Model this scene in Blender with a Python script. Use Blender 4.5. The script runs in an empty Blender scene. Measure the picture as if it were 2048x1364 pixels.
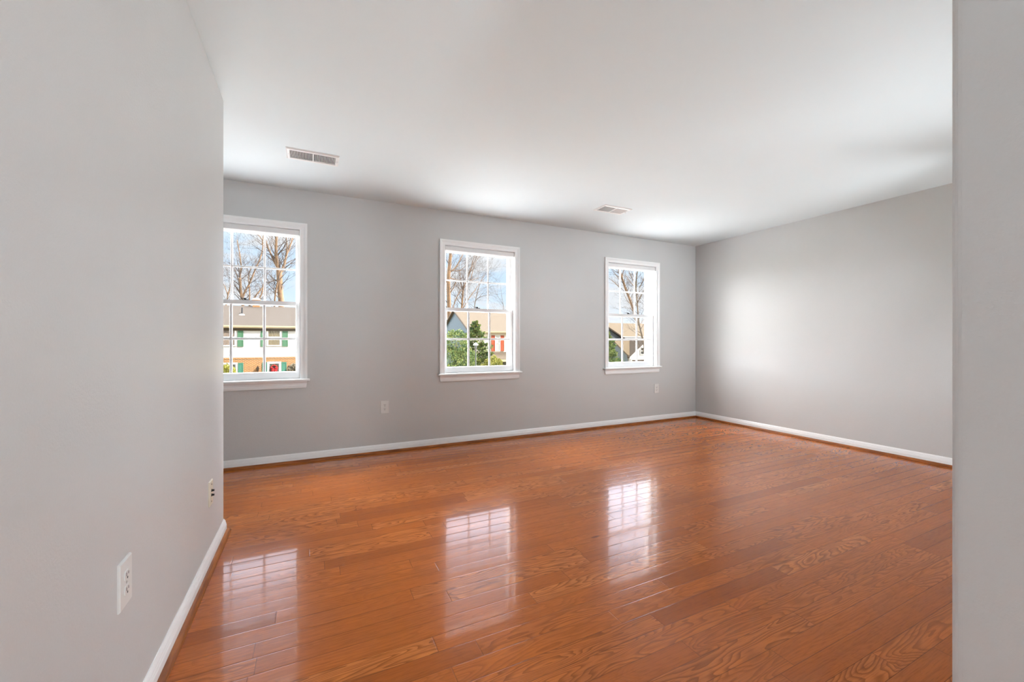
import bpy, bmesh, math, random
from mathutils import Vector, Matrix

# ------------------------------------------------------------------ camera, sky, sun, exposure
SC = bpy.context.scene
COL = SC.collection
PI = math.pi
YAW = math.radians(25.9)
EYE = 1.09
cam_d = bpy.data.cameras.new('camera')
cam_d.sensor_width = 36.0
cam_d.lens = 824.0 / 2048.0 * 36.0
cam_d.clip_start = 0.02
cam_d.clip_end = 500
cam = bpy.data.objects.new('camera', cam_d)
COL.objects.link(cam)
cam.location = (0, 0, EYE)
cam.rotation_euler = (PI / 2, 0, -YAW)
SC.camera = cam

SC.view_settings.view_transform = 'Standard'
SC.view_settings.look = 'None'
SC.view_settings.gamma = 1.0
SC.view_settings.use_curve_mapping = False
SC.view_settings.exposure = 0.5

SUN_E = 24.0          # sunlight on the street
SKY_LOW = 0.80       # sky just above the roofs
SKY_MID = 7.4        # bright cloud bank above that
SKY_HIGH = 2.2       # overhead sky
SKY_WEST = 24.0      # unseen sky left of the street view, brightened to light the room
SKY_EAST = 84.0       # and the unseen sky to its right, brightened likewise
WASH_W = 165.0       # added fill spotlight on the window wall
BOUNCE_W = 150.0     # added fill spotlight bounced off the ceiling
FILL_LAMPS = {'hall': 138.0, 'room': 40.0, 'alcove': 50.0}     # glow of the unseen lamps added as fill

sun_d = bpy.data.lights.new('sun', 'SUN')
sun_d.energy = SUN_E
sun_d.angle = math.radians(0.6)
sun_d.color = (1.0, 0.93, 0.83)
sun = bpy.data.objects.new('sun', sun_d)
COL.objects.link(sun)
sun.location = (6, -10, 14)
sun.rotation_euler = Vector((-0.62, 0.50, -0.75)).to_track_quat('-Z', 'Y').to_euler()


class NT:
    """small node helper"""
    def __init__(self, tree):
        self.t = tree
        self.n = tree.nodes
        self.l = tree.links

    def node(self, kind, **kw):
        nd = self.n.new(kind)
        for k, v in kw.items():
            setattr(nd, k, v)
        return nd

    def put(self, sock, v):
        if v is None:
            return
        if hasattr(v, 'is_output'):
            self.l.new(v, sock)
        else:
            if isinstance(v, (tuple, list)) and len(v) == 3 and len(sock.default_value) == 4:
                v = (*v, 1)
            sock.default_value = v

    def math(self, op, a, b=None, c=None, clamp=False):
        m = self.node('ShaderNodeMath', operation=op)
        m.use_clamp = clamp
        for i, v in enumerate((a, b, c)):
            self.put(m.inputs[i], v)
        return m.outputs[0]

    def mix(self, fac, a, b, blend='MIX'):
        m = self.node('ShaderNodeMix', data_type='RGBA', blend_type=blend)
        self.put(m.inputs[0], fac)
        self.put(m.inputs[6], a)
        self.put(m.inputs[7], b)
        return m.outputs[2]

    def fmix(self, fac, a, b):
        m = self.node('ShaderNodeMix', data_type='FLOAT')
        self.put(m.inputs[0], fac)
        self.put(m.inputs[2], a)
        self.put(m.inputs[3], b)
        return m.outputs[0]

    def xyz(self, x, y, z):
        m = self.node('ShaderNodeCombineXYZ')
        for i, v in enumerate((x, y, z)):
            self.put(m.inputs[i], v)
        return m.outputs[0]

    def sep(self, v):
        m = self.node('ShaderNodeSeparateXYZ')
        self.put(m.inputs[0], v)
        return m.outputs

    def noise(self, vec, scale, detail=2.0, rough=0.5, dist=0.0):
        m = self.node('ShaderNodeTexNoise')
        self.put(m.inputs['Vector'], vec)
        m.inputs['Scale'].default_value = scale
        m.inputs['Detail'].default_value = detail
        m.inputs['Roughness'].default_value = rough
        m.inputs['Distortion'].default_value = dist
        return m.outputs[0]

    def white(self, vec):
        m = self.node('ShaderNodeTexWhiteNoise', noise_dimensions='3D')
        self.put(m.inputs['Vector'], vec)
        return m.outputs

    def range(self, v, a, b, c=0.0, d=1.0, smooth=True):
        m = self.node('ShaderNodeMapRange', interpolation_type='SMOOTHSTEP' if smooth else 'LINEAR')
        self.put(m.inputs[0], v)
        for i, q in zip((1, 2, 3, 4), (a, b, c, d)):
            m.inputs[i].default_value = q
        return m.outputs[0]

    def ramp(self, fac, stops):
        m = self.node('ShaderNodeValToRGB')
        self.put(m.inputs[0], fac)
        el = m.color_ramp.elements
        while len(el) < len(stops):
            el.new(0.5)
        for e, (p, c) in zip(el, stops):
            e.position = p
            e.color = (*c, 1)
        return m.outputs[0]

    def bump(self, h, strength, dist):
        m = self.node('ShaderNodeBump')
        m.inputs['Strength'].default_value = strength
        m.inputs['Distance'].default_value = dist
        self.put(m.inputs['Height'], h)
        return m.outputs[0]


def build_world():
    w = bpy.data.worlds.new('sky')
    SC.world = w
    w.use_nodes = True
    k = NT(w.node_tree)
    k.n.clear()
    tc = k.node('ShaderNodeTexCoord')
    g = tc.outputs['Generated']
    x, y, z = k.sep(g)[:3]
    cl = k.noise(k.xyz(x, y, k.math('MULTIPLY', z, 3.0)), 5.0, 4.0, 0.6, 0.3)
    cloud = k.range(cl, 0.42, 0.60)
    up = k.range(z, 0.0, 0.16)
    blue = k.mix(up, (0.80, 0.92, 1.03), (0.62, 0.80, 1.0))
    c = k.mix(cloud, blue, (0.80, 0.83, 0.87))
    c = k.mix(k.range(z, 0.09, -0.01), c, (0.93, 0.95, 1.0))
    strength = k.fmix(k.range(z, 0.235, 0.30), SKY_LOW, SKY_MID)
    edge = k.math('MULTIPLY_ADD', k.noise(g, 4.0, 2.0), 0.10, z)
    strength = k.fmix(k.range(edge, 0.45, 0.53), strength, SKY_HIGH)
    c = k.mix(k.range(z, 0.22, 0.30), c, (0.84, 0.89, 1.06))
    c = k.mix(k.range(z, 0.42, 0.52), c, (0.76, 0.86, 1.05))
    c = k.mix(k.range(z, -0.01, -0.05), c, (0.30, 0.28, 0.24))
    az = k.math('ARCTAN2', x, y)
    ahead = k.math('MULTIPLY', k.range(y, -0.05, 0.15), k.range(z, -0.01, 0.03))
    puff = k.range(k.noise(g, 3.0, 3.0, 0.6), 0.3, 0.7, 0.7, 1.3)
    west = k.math('MULTIPLY', k.math('MULTIPLY', k.range(az, -0.24, -0.46), ahead), puff)
    east = k.math('MULTIPLY', k.math('MULTIPLY', k.range(az, 0.86, 1.06), ahead), puff)
    strength = k.fmix(west, strength, SKY_WEST)
    strength = k.fmix(east, strength, SKY_EAST)
    c = k.mix(k.math('MAXIMUM', west, east), c, (0.97, 0.98, 1.0))
    bg = k.node('ShaderNodeBackground')
    k.put(bg.inputs[0], c)
    k.put(bg.inputs[1], strength)
    o = k.node('ShaderNodeOutputWorld')
    k.l.new(bg.outputs[0], o.inputs[0])


build_world()

# ------------------------------------------------------------------ materials
M = {}


def mat(name, color, rough=0.5, **kw):
    m = bpy.data.materials.new(name)
    m.use_nodes = True
    k = NT(m.node_tree)
    p = k.n['Principled BSDF']
    p.inputs['Base Color'].default_value = (*color, 1)
    p.inputs['Roughness'].default_value = rough
    for a, b in kw.items():
        p.inputs[a.replace('_', ' ')].default_value = b
    M[name] = m
    return m, k, p


def pos(k):
    return k.node('ShaderNodeNewGeometry').outputs['Position']


def plaster(name, color, scale, strength, rough, var=0.03):
    m, k, p = mat(name, color, rough)
    v = pos(k)
    n = k.noise(v, scale, 3.0, 0.55)
    big = k.noise(v, 1.7, 2.0)
    dk = tuple(c * (1 - var) for c in color)
    lt = tuple(min(1, c * (1 + var)) for c in color)
    k.put(p.inputs['Base Color'], k.mix(big, dk, lt))
    k.put(p.inputs['Normal'], k.bump(n, strength, 0.002))
    return m


plaster('wall_paint', (0.590, 0.592, 0.586), 170, 0.35, 0.42)
plaster('ceiling_paint', (0.71, 0.775, 0.79), 120, 0.15, 0.8, 0.012)
mat('trim_white', (0.90, 0.905, 0.905), 0.3)
mat('vinyl_white', (0.82, 0.82, 0.82), 0.28)
mat('plate_white', (0.74, 0.74, 0.72), 0.3)
mat('plate_almond', (0.76, 0.71, 0.58), 0.35)
mat('slot_dark', (0.03, 0.03, 0.03), 0.6)
mat('duct_dark', (0.05, 0.045, 0.04), 0.7)
mat('metal_dark', (0.02, 0.02, 0.022), 0.35, Metallic=0.6)
mat('steel', (0.55, 0.55, 0.55), 0.3, Metallic=1.0)
mat('vent_white', (0.80, 0.79, 0.77), 0.4)


def shade_cloth():
    m = bpy.data.materials.new('shade_cloth')
    m.use_nodes = True
    k = NT(m.node_tree)
    k.n.clear()
    d = k.node('ShaderNodeBsdfDiffuse')
    d.inputs[0].default_value = (0.85, 0.85, 0.84, 1)
    t = k.node('ShaderNodeBsdfTranslucent')
    t.inputs[0].default_value = (0.85, 0.85, 0.84, 1)
    x = k.node('ShaderNodeMixShader')
    x.inputs[0].default_value = 0.5
    k.l.new(d.outputs[0], x.inputs[1])
    k.l.new(t.outputs[0], x.inputs[2])
    o = k.node('ShaderNodeOutputMaterial')
    k.l.new(x.outputs[0], o.inputs[0])
    M['shade_cloth'] = m


def glass(name, tint, base=0.035):
    m = bpy.data.materials.new(name)
    m.use_nodes = True
    k = NT(m.node_tree)
    k.n.clear()
    tr = k.node('ShaderNodeBsdfTransparent')
    tr.inputs[0].default_value = (*tint, 1)
    gl = k.node('ShaderNodeBsdfGlossy')
    gl.inputs['Roughness'].default_value = 0.0
    lw = k.node('ShaderNodeLayerWeight')
    lw.inputs[0].default_value = 0.5
    f = k.math('POWER', lw.outputs['Facing'], 5.0)
    f = k.math('MULTIPLY_ADD', f, 0.6, base, clamp=True)
    x = k.node('ShaderNodeMixShader')
    k.put(x.inputs[0], f)
    k.l.new(tr.outputs[0], x.inputs[1])
    k.l.new(gl.outputs[0], x.inputs[2])
    o = k.node('ShaderNodeOutputMaterial')
    k.l.new(x.outputs[0], o.inputs[0])
    M[name] = m


shade_cloth()
glass('pane_glass', (0.985, 0.99, 0.99), 0.02)


def oak_floor():
    m, k, p = mat('oak_floor', (0.42, 0.14, 0.035), 0.3)
    x, y, z = k.sep(pos(k))[:3]
    W = 0.083
    yy = k.math('DIVIDE', y, W)
    row = k.math('FLOOR', yy)
    fy = k.math('FRACT', yy)
    r = k.white(k.xyz(row, 3.7, 0.0))
    r1 = r[0]
    r2 = k.white(k.xyz(row, 9.1, 4.0))[0]
    L = k.math('MULTIPLY_ADD', r2, 0.75, 0.65)
    xx = k.math('ADD', k.math('DIVIDE', x, L), k.math('MULTIPLY', r1, 17.3))
    col = k.math('FLOOR', xx)
    fx = k.math('FRACT', xx)
    s = k.white(k.xyz(row, col, 1.0))
    sa = s[0]
    sb, sc_, sd = k.sep(s[1])[:3]
    # figure: contour lines of a stretched noise give cathedral arches
    gx = k.math('ADD', x, k.math('MULTIPLY', sb, 91.0))
    gy = k.math('ADD', y, k.math('MULTIPLY', sc_, 53.0))
    field = k.noise(k.xyz(k.math('MULTIPLY', gx, 1.5), k.math('MULTIPLY', gy, 9.5), k.math('MULTIPLY', sd, 40.0)), 1.0, 2.0, 0.45, 0.25)
    fine = k.noise(k.xyz(k.math('MULTIPLY', gx, 9.0), k.math('MULTIPLY', gy, 60.0), 0.0), 1.0, 2.0, 0.5)
    field = k.math('MULTIPLY_ADD', fine, 0.022, field)
    ring = k.math('FRACT', k.math('MULTIPLY', field, 24.0))
    ring = k.math('MULTIPLY', k.range(ring, 0.30, 0.93), k.range(ring, 1.0, 0.93))
    straight = k.noise(k.xyz(k.math('MULTIPLY', gx, 0.8), k.math('MULTIPLY', gy, 130.0), sd), 1.0, 3.0, 0.6)
    pores = k.noise(k.xyz(k.math('MULTIPLY', gx, 14.0), k.math('MULTIPLY', gy, 240.0), 0.0), 1.0, 2.0, 0.6)
    fig = k.math('MULTIPLY', ring, k.range(sb, 0.25, 0.80, 0.16, 1.0))
    base = k.ramp(sa, [(0.0, (0.35, 0.087, 0.012)), (0.15, (0.435, 0.113, 0.016)), (0.45, (0.495, 0.133, 0.020)),
                       (0.75, (0.54, 0.152, 0.025)), (1.0, (0.60, 0.184, 0.036))])
    cloudy = k.noise(k.xyz(k.math('MULTIPLY', gx, 3.0), k.math('MULTIPLY', gy, 14.0), 3.0), 1.0, 2.0)
    c = k.mix(k.range(cloudy, 0.35, 0.75, 0.0, 0.35), base, (0.30, 0.085, 0.018))
    dark = k.mix(0.72, c, (0.12, 0.026, 0.004))
    c = k.mix(k.math('MULTIPLY', fig, 0.85), c, dark)
    c = k.mix(k.range(straight, 0.45, 0.8, 0.0, 0.45), c, dark)
    c = k.mix(k.range(pores, 0.48, 0.76, 0.0, 0.55), c, dark)
    knot = k.noise(k.xyz(k.math('MULTIPLY', gx, 5.0), k.math('MULTIPLY', gy, 16.0), 8.0), 1.0, 0.0)
    c = k.mix(k.range(knot, 0.88, 0.93, 0.0, 0.6), c, (0.07, 0.02, 0.005))
    # seams
    ey = k.math('MULTIPLY', k.math('MINIMUM', fy, k.math('SUBTRACT', 1.0, fy)), W)
    ex = k.math('MULTIPLY', k.math('MINIMUM', fx, k.math('SUBTRACT', 1.0, fx)), L)
    e = k.math('MINIMUM', ex, ey)
    seam = k.range(e, 0.0017, 0.0005)
    c = k.mix(k.math('MULTIPLY', seam, 0.6), c, (0.06, 0.018, 0.004))
    k.put(p.inputs['Base Color'], c)
    lip = k.range(e, 0.0, 0.004)
    cup = k.math('MULTIPLY', k.range(ey, 0.0, W / 2), 0.5)
    wav = k.math('MULTIPLY', k.noise(k.xyz(k.math('MULTIPLY', x, 2.0), k.math('MULTIPLY', y, 5.0), 0.0), 1.0, 2.0), 0.9)
    tilt = k.math('MULTIPLY', k.math('MULTIPLY', k.math('SUBTRACT', fy, 0.5), k.math('SUBTRACT', sd, 0.5)), 0.7)
    h = k.math('ADD', k.math('ADD', lip, cup), k.math('ADD', wav, tilt))
    h = k.math('ADD', h, k.math('MULTIPLY', ring, -0.05))
    nb = k.bump(h, 0.22, 0.0010)
    k.put(p.inputs['Normal'], nb)
    p.inputs['Specular IOR Level'].default_value = 0.10
    p.inputs['Roughness'].default_value = 0.24
    p.inputs['Coat Weight'].default_value = 0.42
    p.inputs['Coat Roughness'].default_value = 0.06
    p.inputs['Coat IOR'].default_value = 1.37
    k.put(p.inputs['Coat Normal'], nb)
    return m


oak_floor()


def wood_trim():
    m, k, p = mat('wood_trim', (0.17, 0.045, 0.008), 0.4)
    v = pos(k)
    x, y, z = k.sep(v)[:3]
    n = k.noise(k.xyz(k.math('MULTIPLY', x, 6.0), k.math('MULTIPLY', y, 6.0), k.math('MULTIPLY', z, 90.0)), 1.0, 3.0)
    k.put(p.inputs['Base Color'], k.mix(k.range(n, 0.35, 0.65), (0.20, 0.052, 0.008), (0.36, 0.11, 0.02)))
    p.inputs['Specular IOR Level'].default_value = 0.25


wood_trim()


def siding(name, color, line, pitch=0.115):
    m, k, p = mat(name, color, 0.6)
    z = k.sep(pos(k))[2]
    f = k.math('FRACT', k.math('DIVIDE', z, pitch))
    k.put(p.inputs['Base Color'], k.mix(k.range(f, 0.16, 0.0), color, line))
    k.put(p.inputs['Normal'], k.bump(f, 0.6, 0.012))


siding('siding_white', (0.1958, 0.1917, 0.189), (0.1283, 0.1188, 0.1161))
siding('siding_shaded', (0.03, 0.042, 0.052), (0.018, 0.026, 0.033))  # blue tone holds the shade of the gable end
siding('siding_grey', (0.04, 0.046, 0.048), (0.026, 0.03, 0.032))
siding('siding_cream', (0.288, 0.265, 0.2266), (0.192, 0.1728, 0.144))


def shingles(name, a, b):
    m, k, p = mat(name, a, 0.9)
    x, y, z = k.sep(pos(k))[:3]
    n = k.noise(k.xyz(k.math('MULTIPLY', x, 9.0), k.math('MULTIPLY', y, 3.0), k.math('MULTIPLY', z, 10.0)), 1.0, 3.0)
    f = k.math('FRACT', k.math('DIVIDE', z, 0.07))
    c = k.mix(n, a, b)
    k.put(p.inputs['Base Color'], k.mix(k.math('MULTIPLY', k.range(f, 0.25, 0.0), 0.35), c, tuple(q * 0.5 for q in b)))


shingles('roof_taupe', (0.03529, 0.02942, 0.0246), (0.02541, 0.02118, 0.01771))
shingles('roof_beige', (0.05169, 0.0414, 0.03063), (0.03928, 0.03146, 0.02327))
shingles('roof_tan', (0.04044, 0.02917, 0.01643), (0.02912, 0.021, 0.01183))
shingles('roof_brown', (0.0231, 0.0176, 0.01265), (0.01617, 0.01232, 0.008855))


def brick():
    m, k, p = mat('brick', (0.3, 0.12, 0.04), 0.85)
    x, y, z = k.sep(pos(k))[:3]
    b = k.node('ShaderNodeTexBrick')
    k.put(b.inputs['Vector'], k.xyz(k.math('ADD', x, y), z, 0.0))
    b.inputs['Color1'].default_value = (0.125, 0.052, 0.014, 1)
    b.inputs['Color2'].default_value = (0.092, 0.034, 0.009, 1)
    b.inputs['Mortar'].default_value = (0.15, 0.125, 0.085, 1)
    b.inputs['Scale'].default_value = 1.0
    b.inputs['Mortar Size'].default_value = 0.012
    b.inputs['Brick Width'].default_value = 0.21
    b.inputs['Row Height'].default_value = 0.075
    k.put(p.inputs['Base Color'], b.outputs[0])


brick()
mat('shutter_green', (0.028, 0.064, 0.039), 0.55)
mat('shutter_teal', (0.026, 0.076, 0.056), 0.55)
mat('shutter_red', (0.135, 0.033, 0.017), 0.55)
mat('ext_trim', (0.25, 0.245, 0.235), 0.5)
mat('fascia_cream', (0.168, 0.1372, 0.0952), 0.5)
mat('rake_and_shade_brown', (0.03, 0.023, 0.017), 0.7)
mat('curtain_tan', (0.08, 0.066, 0.042), 0.8)
mat('curtain_pink', (0.088, 0.069, 0.058), 0.8)
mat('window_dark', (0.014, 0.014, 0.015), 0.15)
mat('door_grey', (0.04, 0.036, 0.036), 0.5)
mat('wreath_red', (0.13, 0.012, 0.013), 0.6)
mat('wreath_green', (0.02, 0.035, 0.012), 0.7)
mat('lantern_bronze', (0.02, 0.013, 0.009), 0.4, Metallic=0.5)
mat('lamp_milk', (0.51, 0.51, 0.51), 0.3)
mat('pole_grey', (0.03, 0.03, 0.029), 0.5)
mat('chimney_cap', (0.14, 0.135, 0.13), 0.6)


def bark(name, a, b):
    m, k, p = mat(name, a, 0.9)
    v = pos(k)
    n = k.noise(v, 5.0, 3.0, 0.6)
    k.put(p.inputs['Base Color'], k.mix(k.range(n, 0.3, 0.7), a, b))


bark('bark_tan', (0.1059, 0.06572, 0.03655), (0.05934, 0.04239, 0.03168))
bark('bark_grey', (0.06911, 0.05297, 0.03916), (0.03686, 0.03225, 0.02994))
bark('twig_brown', (0.0516, 0.03869, 0.03011), (0.03224, 0.02924, 0.03096))


def leaves(name, a, b, c):
    m, k, p = mat(name, a, 0.55)
    v = pos(k)
    n = k.noise(v, 3.2, 3.0, 0.6)
    col = k.mix(k.range(n, 0.38, 0.55), a, b)
    n2 = k.noise(v, 8.0, 2.0)
    k.put(p.inputs['Base Color'], k.mix(k.range(n2, 0.52, 0.68), col, c))


leaves('leaf_evergreen', (0.02541, 0.04717, 0.02178), (0.06169, 0.08346, 0.02541), (0.1451, 0.1306, 0.03629))
leaves('leaf_holly', (0.02782, 0.05255, 0.02472), (0.06801, 0.09274, 0.03091), (0.136, 0.136, 0.04327))
leaves('leaf_yellow', (0.06174, 0.06614, 0.01324), (0.1147, 0.1102, 0.02204), (0.1499, 0.1454, 0.05292))
leaves('leaf_dark', (0.05, 0.045, 0.03), (0.08, 0.07, 0.05), (0.12, 0.10, 0.07))


def ground_mat():
    m, k, p = mat('winter_lawn', (0.4, 0.38, 0.3), 0.95)
    v = pos(k)
    n = k.noise(v, 0.35, 5.0, 0.6)
    k.put(p.inputs['Base Color'], k.mix(k.range(n, 0.4, 0.6), (0.20, 0.18, 0.09), (0.26, 0.22, 0.13)))


ground_mat()
mat('concrete', (0.80, 0.80, 0.80), 0.85)


def lamp_mat(room):  # glow of the fill lamps added out of view
    m, k, p = mat('lamp_glow_' + room, (0.9, 0.88, 0.84), 0.4)
    p.inputs['Emission Color'].default_value = (0.87, 0.95, 1.0, 1)
    p.inputs['Emission Strength'].default_value = FILL_LAMPS[room]


for q in FILL_LAMPS:
    lamp_mat(q)

for q in ('siding_white', 'siding_shaded', 'siding_grey', 'siding_cream', 'roof_taupe', 'roof_beige', 'roof_tan', 'roof_brown', 'brick', 'shutter_green',
          'shutter_teal', 'shutter_red', 'ext_trim', 'fascia_cream', 'rake_and_shade_brown', 'door_grey', 'wreath_red', 'wreath_green', 'pole_grey', 'lamp_milk', 'chimney_cap',
          'bark_tan', 'bark_grey', 'twig_brown', 'leaf_evergreen', 'leaf_holly', 'leaf_yellow', 'leaf_dark', 'winter_lawn', 'concrete', 'curtain_tan', 'curtain_pink'):
    M[q].node_tree.nodes['Principled BSDF'].inputs['Specular IOR Level'].default_value = 0.03    # weathered and matt

# ------------------------------------------------------------------ mesh helpers


def box(bm, x0, x1, y0, y1, z0, z1):
    v = [bm.verts.new(c) for c in ((x0, y0, z0), (x1, y0, z0), (x1, y1, z0), (x0, y1, z0),
                                   (x0, y0, z1), (x1, y0, z1), (x1, y1, z1), (x0, y1, z1))]
    for f in ((0, 3, 2, 1), (4, 5, 6, 7), (0, 1, 5, 4), (1, 2, 6, 5), (2, 3, 7, 6), (3, 0, 4, 7)):
        bm.faces.new([v[i] for i in f])
    return v


def loft(bm, loops, close=True, caps=True):
    """loops of points with equal counts, joined by quads"""
    vs = [[bm.verts.new(p) for p in lp] for lp in loops]
    n = len(vs[0])
    for a, b in zip(vs, vs[1:]):
        for i in range(n if close else n - 1):
            j = (i + 1) % n
            bm.faces.new((a[i], a[j], b[j], b[i]))
    if caps and close:
        bm.faces.new(list(reversed(vs[0])))
        bm.faces.new(vs[-1])
    return vs


def tube(bm, pts, radii, n=6, caps=True):
    pts = [Vector(p) for p in pts]
    loops = []
    ref = None
    for i, p in enumerate(pts):
        d = (pts[min(i + 1, len(pts) - 1)] - pts[max(i - 1, 0)])
        if d.length < 1e-9:
            d = Vector((0, 0, 1))
        d.normalize()
        if ref is None:
            ref = Vector((1, 0, 0)) if abs(d.x) < 0.8 else Vector((0, 1, 0))
        a = (ref - d * ref.dot(d)).normalized()
        ref = a
        b = d.cross(a)
        loops.append([p + (a * math.cos(t) + b * math.sin(t)) * radii[i] for t in (2 * PI * q / n for q in range(n))])
    loft(bm, loops, True, caps)


def lathe(bm, prof, n=24, c=(0, 0, 0)):
    """prof: (radius, z)"""
    loops = []
    for r, z in prof:
        loops.append([(c[0] + r * math.cos(2 * PI * i / n), c[1] + r * math.sin(2 * PI * i / n), c[2] + z) for i in range(n)])
    loft(bm, loops, True, True)


def disc(bm, c, r, axis, t, n=12):
    """a short cylinder; axis 'x' or 'y', thickness t along it"""
    lo, hi = [], []
    for i in range(n):
        a, b = r * math.cos(2 * PI * i / n), r * math.sin(2 * PI * i / n)
        if axis == 'y':
            lo.append((c[0] + a, c[1], c[2] + b)); hi.append((c[0] + a, c[1] + t, c[2] + b))
        elif axis == 'x':
            lo.append((c[0], c[1] + a, c[2] + b)); hi.append((c[0] + t, c[1] + a, c[2] + b))
        else:
            lo.append((c[0] + a, c[1] + b, c[2])); hi.append((c[0] + a, c[1] + b, c[2] + t))
    loft(bm, [lo, hi])


def new_bm():
    return bmesh.new()


def wloc(o):
    v = Vector((0, 0, 0))
    while o is not None:
        v += o.location
        o = o.parent
    return v


def tag(o, label=None, cat=None, group=None, kind=None):
    if label: o['label'] = label
    if cat: o['category'] = cat
    if group: o['group'] = group
    if kind: o['kind'] = kind
    return o


def thing(name, loc, label, cat, group=None, kind=None):
    o = bpy.data.objects.new(name, None)
    o.empty_display_size = 0.1
    COL.objects.link(o)
    o.location = loc
    return tag(o, label, cat, group, kind)


def obj(name, bm, m, parent=None, base=None, bevel=0, smooth=False, label=None, seg=2):
    """one mesh object from world-space geometry, its origin at its parent's or at base"""
    off = wloc(parent) if parent is not None else Vector(base or (0, 0, 0))
    bmesh.ops.recalc_face_normals(bm, faces=bm.faces)
    for v in bm.verts:
        v.co -= off
    me = bpy.data.meshes.new(name)
    bm.to_mesh(me)
    bm.free()
    me.materials.append(M[m])
    o = bpy.data.objects.new(name, me)
    COL.objects.link(o)
    if parent is not None:
        o.parent = parent
    else:
        o.location = off
    if smooth:
        for p in me.polygons:
            p.use_smooth = True
    if bevel:
        b = o.modifiers.new('edge', 'BEVEL')
        b.width = bevel
        b.segments = seg
        b.limit_method = 'ANGLE'
        b.angle_limit = math.radians(40)
    if label:
        o['label'] = label
    return o


def at(px, py, Y):
    """the point of the plane y = Y seen at a pixel of the photograph"""
    u = px - 1024.0
    c, s = math.cos(YAW), math.sin(YAW)
    t = Y / (-u * s + 824.0 * c)
    return Vector(((u * c + 824.0 * s) * t, Y, EYE - (py - 682.0) * t))


# ------------------------------------------------------------------ room shell
YB = 4.174      # window wall
XR = 4.958      # right wall
XL = -0.45      # left wall
YL = 2.81       # end of the left wall
H = 2.45
OUT = 4.36      # outer face of window wall
WIN = [(-0.966, -0.038), (1.190, 2.118), (3.327, 4.252)]
ZS, ZT = 0.75, 2.149
CW = 0.058


def structure(name, bm, m, label, cat, base=(0, 0, 0), bevel=0, seg=2, smooth=False):
    return tag(obj(name, bm, m, None, base, bevel, smooth, None, seg), label, cat, None, 'structure')


bm = new_bm(); box(bm, -3.1, 5.15, -2.75, OUT, -0.12, 0.0)
structure('floor', bm, 'oak_floor', 'glossy orange oak strip floor with window reflections', 'floor')
bm = new_bm(); box(bm, -3.1, 5.15, -2.75, OUT, H, H + 0.15)
structure('ceiling', bm, 'ceiling_paint', 'flat white painted ceiling with two air vents', 'ceiling')

# window wall with three openings
bm = new_bm()
xs = [-3.1]
for a, b in WIN:
    xs += [a + CW - 0.012, b - CW + 0.012]
xs.append(5.15)
zs = [0.0, ZS - 0.02, ZT - CW + 0.012, H]
for i in range(len(xs) - 1):
    for j in range(3):
        if j == 1 and i % 2 == 1:
            continue
        box(bm, xs[i], xs[i + 1], YB, OUT, zs[j], zs[j + 1])
bmesh.ops.remove_doubles(bm, verts=bm.verts, dist=1e-5)
cnt = {}
for f in bm.faces:
    key = tuple(round(q, 4) for q in f.calc_center_median())
    cnt.setdefault(key, []).append(f)
dead = [f for fs in cnt.values() if len(fs) > 1 for f in fs]
bmesh.ops.delete(bm, geom=dead, context='FACES')
structure('wall_back', bm, 'wall_paint', 'light grey wall with three white double-hung windows', 'wall')
bm = new_bm(); box(bm, XR, 5.15, -2.75, YB, 0, H)
structure('wall_right', bm, 'wall_paint', 'plain light grey wall meeting the window wall in the far corner', 'wall')
bm = new_bm(); box(bm, XL - 0.12, XL, -2.6, YL, 0, H)
structure('wall_left', bm, 'wall_paint', 'grey wall close to the camera with two wall plates', 'wall', bevel=0.004)
bm = new_bm(); box(bm, -3.1, 5.15, -2.75, -2.6, 0, H)
structure('wall_front', bm, 'wall_paint', 'grey wall behind the viewpoint', 'wall')
bm = new_bm(); box(bm, -3.1, -2.95, -2.6, YB, 0, H)
structure('wall_far_left', bm, 'wall_paint', 'grey side wall hidden beyond the left wall end', 'wall')
bm = new_bm(); box(bm, 0.75, XR, 0.115, 0.2353, 0, H)
structure('wall_near', bm, 'wall_paint', 'end of a grey stippled partition wall at the opening, closest to the camera', 'wall', bevel=0.012, seg=5)


# base mouldings
def mould(bm, path, prof):
    """prof: (out, z) pairs; path: list of (x, y, nx, ny): wall points with the direction 'out' points to (mitre-scaled)"""
    loops = [[(x + nx * o, y + ny * o, z) for o, z in prof] for x, y, nx, ny in path]
    loft(bm, loops)


BASE = [(0, 0), (0.013, 0), (0.013, 0.048), (0.011, 0.053), (0.011, 0.058), (0.0085, 0.064), (0.0085, 0.069), (0.005, 0.076), (0.003, 0.082), (0, 0.082)]
SHOE = [(0.013, 0.0)] + [(0.013 + 0.019 * math.cos(a), 0.022 * math.sin(a)) for a in [i * PI / 14 for i in range(8)]]

bm = new_bm(); mould(bm, [(-2.95, YB, 0, -1), (XR, YB, -1, -1)], BASE)
structure('baseboard_back', bm, 'trim_white', 'white baseboard along the window wall', 'baseboard')
bm = new_bm(); mould(bm, [(XR, YB, -1, -1), (XR, 0.2353, -1, 0)], BASE)
structure('baseboard_right', bm, 'trim_white', 'white baseboard along the plain right wall', 'baseboard')
LP = [(XL, -2.6, 1, 0), (XL, YL, 1, 1), (XL - 0.12, YL, -1, 1), (XL - 0.12, -2.6, -1, 0)]
bm = new_bm(); mould(bm, LP, BASE)
structure('baseboard_left', bm, 'trim_white', 'white moulded baseboard running along the near left wall', 'baseboard')
NP = [(XR, 0.2353, 0, 1), (0.75, 0.2353, -1, 1), (0.75, 0.115, -1, -1), (XR, 0.115, 0, -1)]
bm = new_bm(); mould(bm, NP, BASE)
structure('baseboard_near', bm, 'trim_white', 'white baseboard round the partition wall at the opening', 'baseboard')
bm = new_bm(); mould(bm, NP, SHOE)
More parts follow.
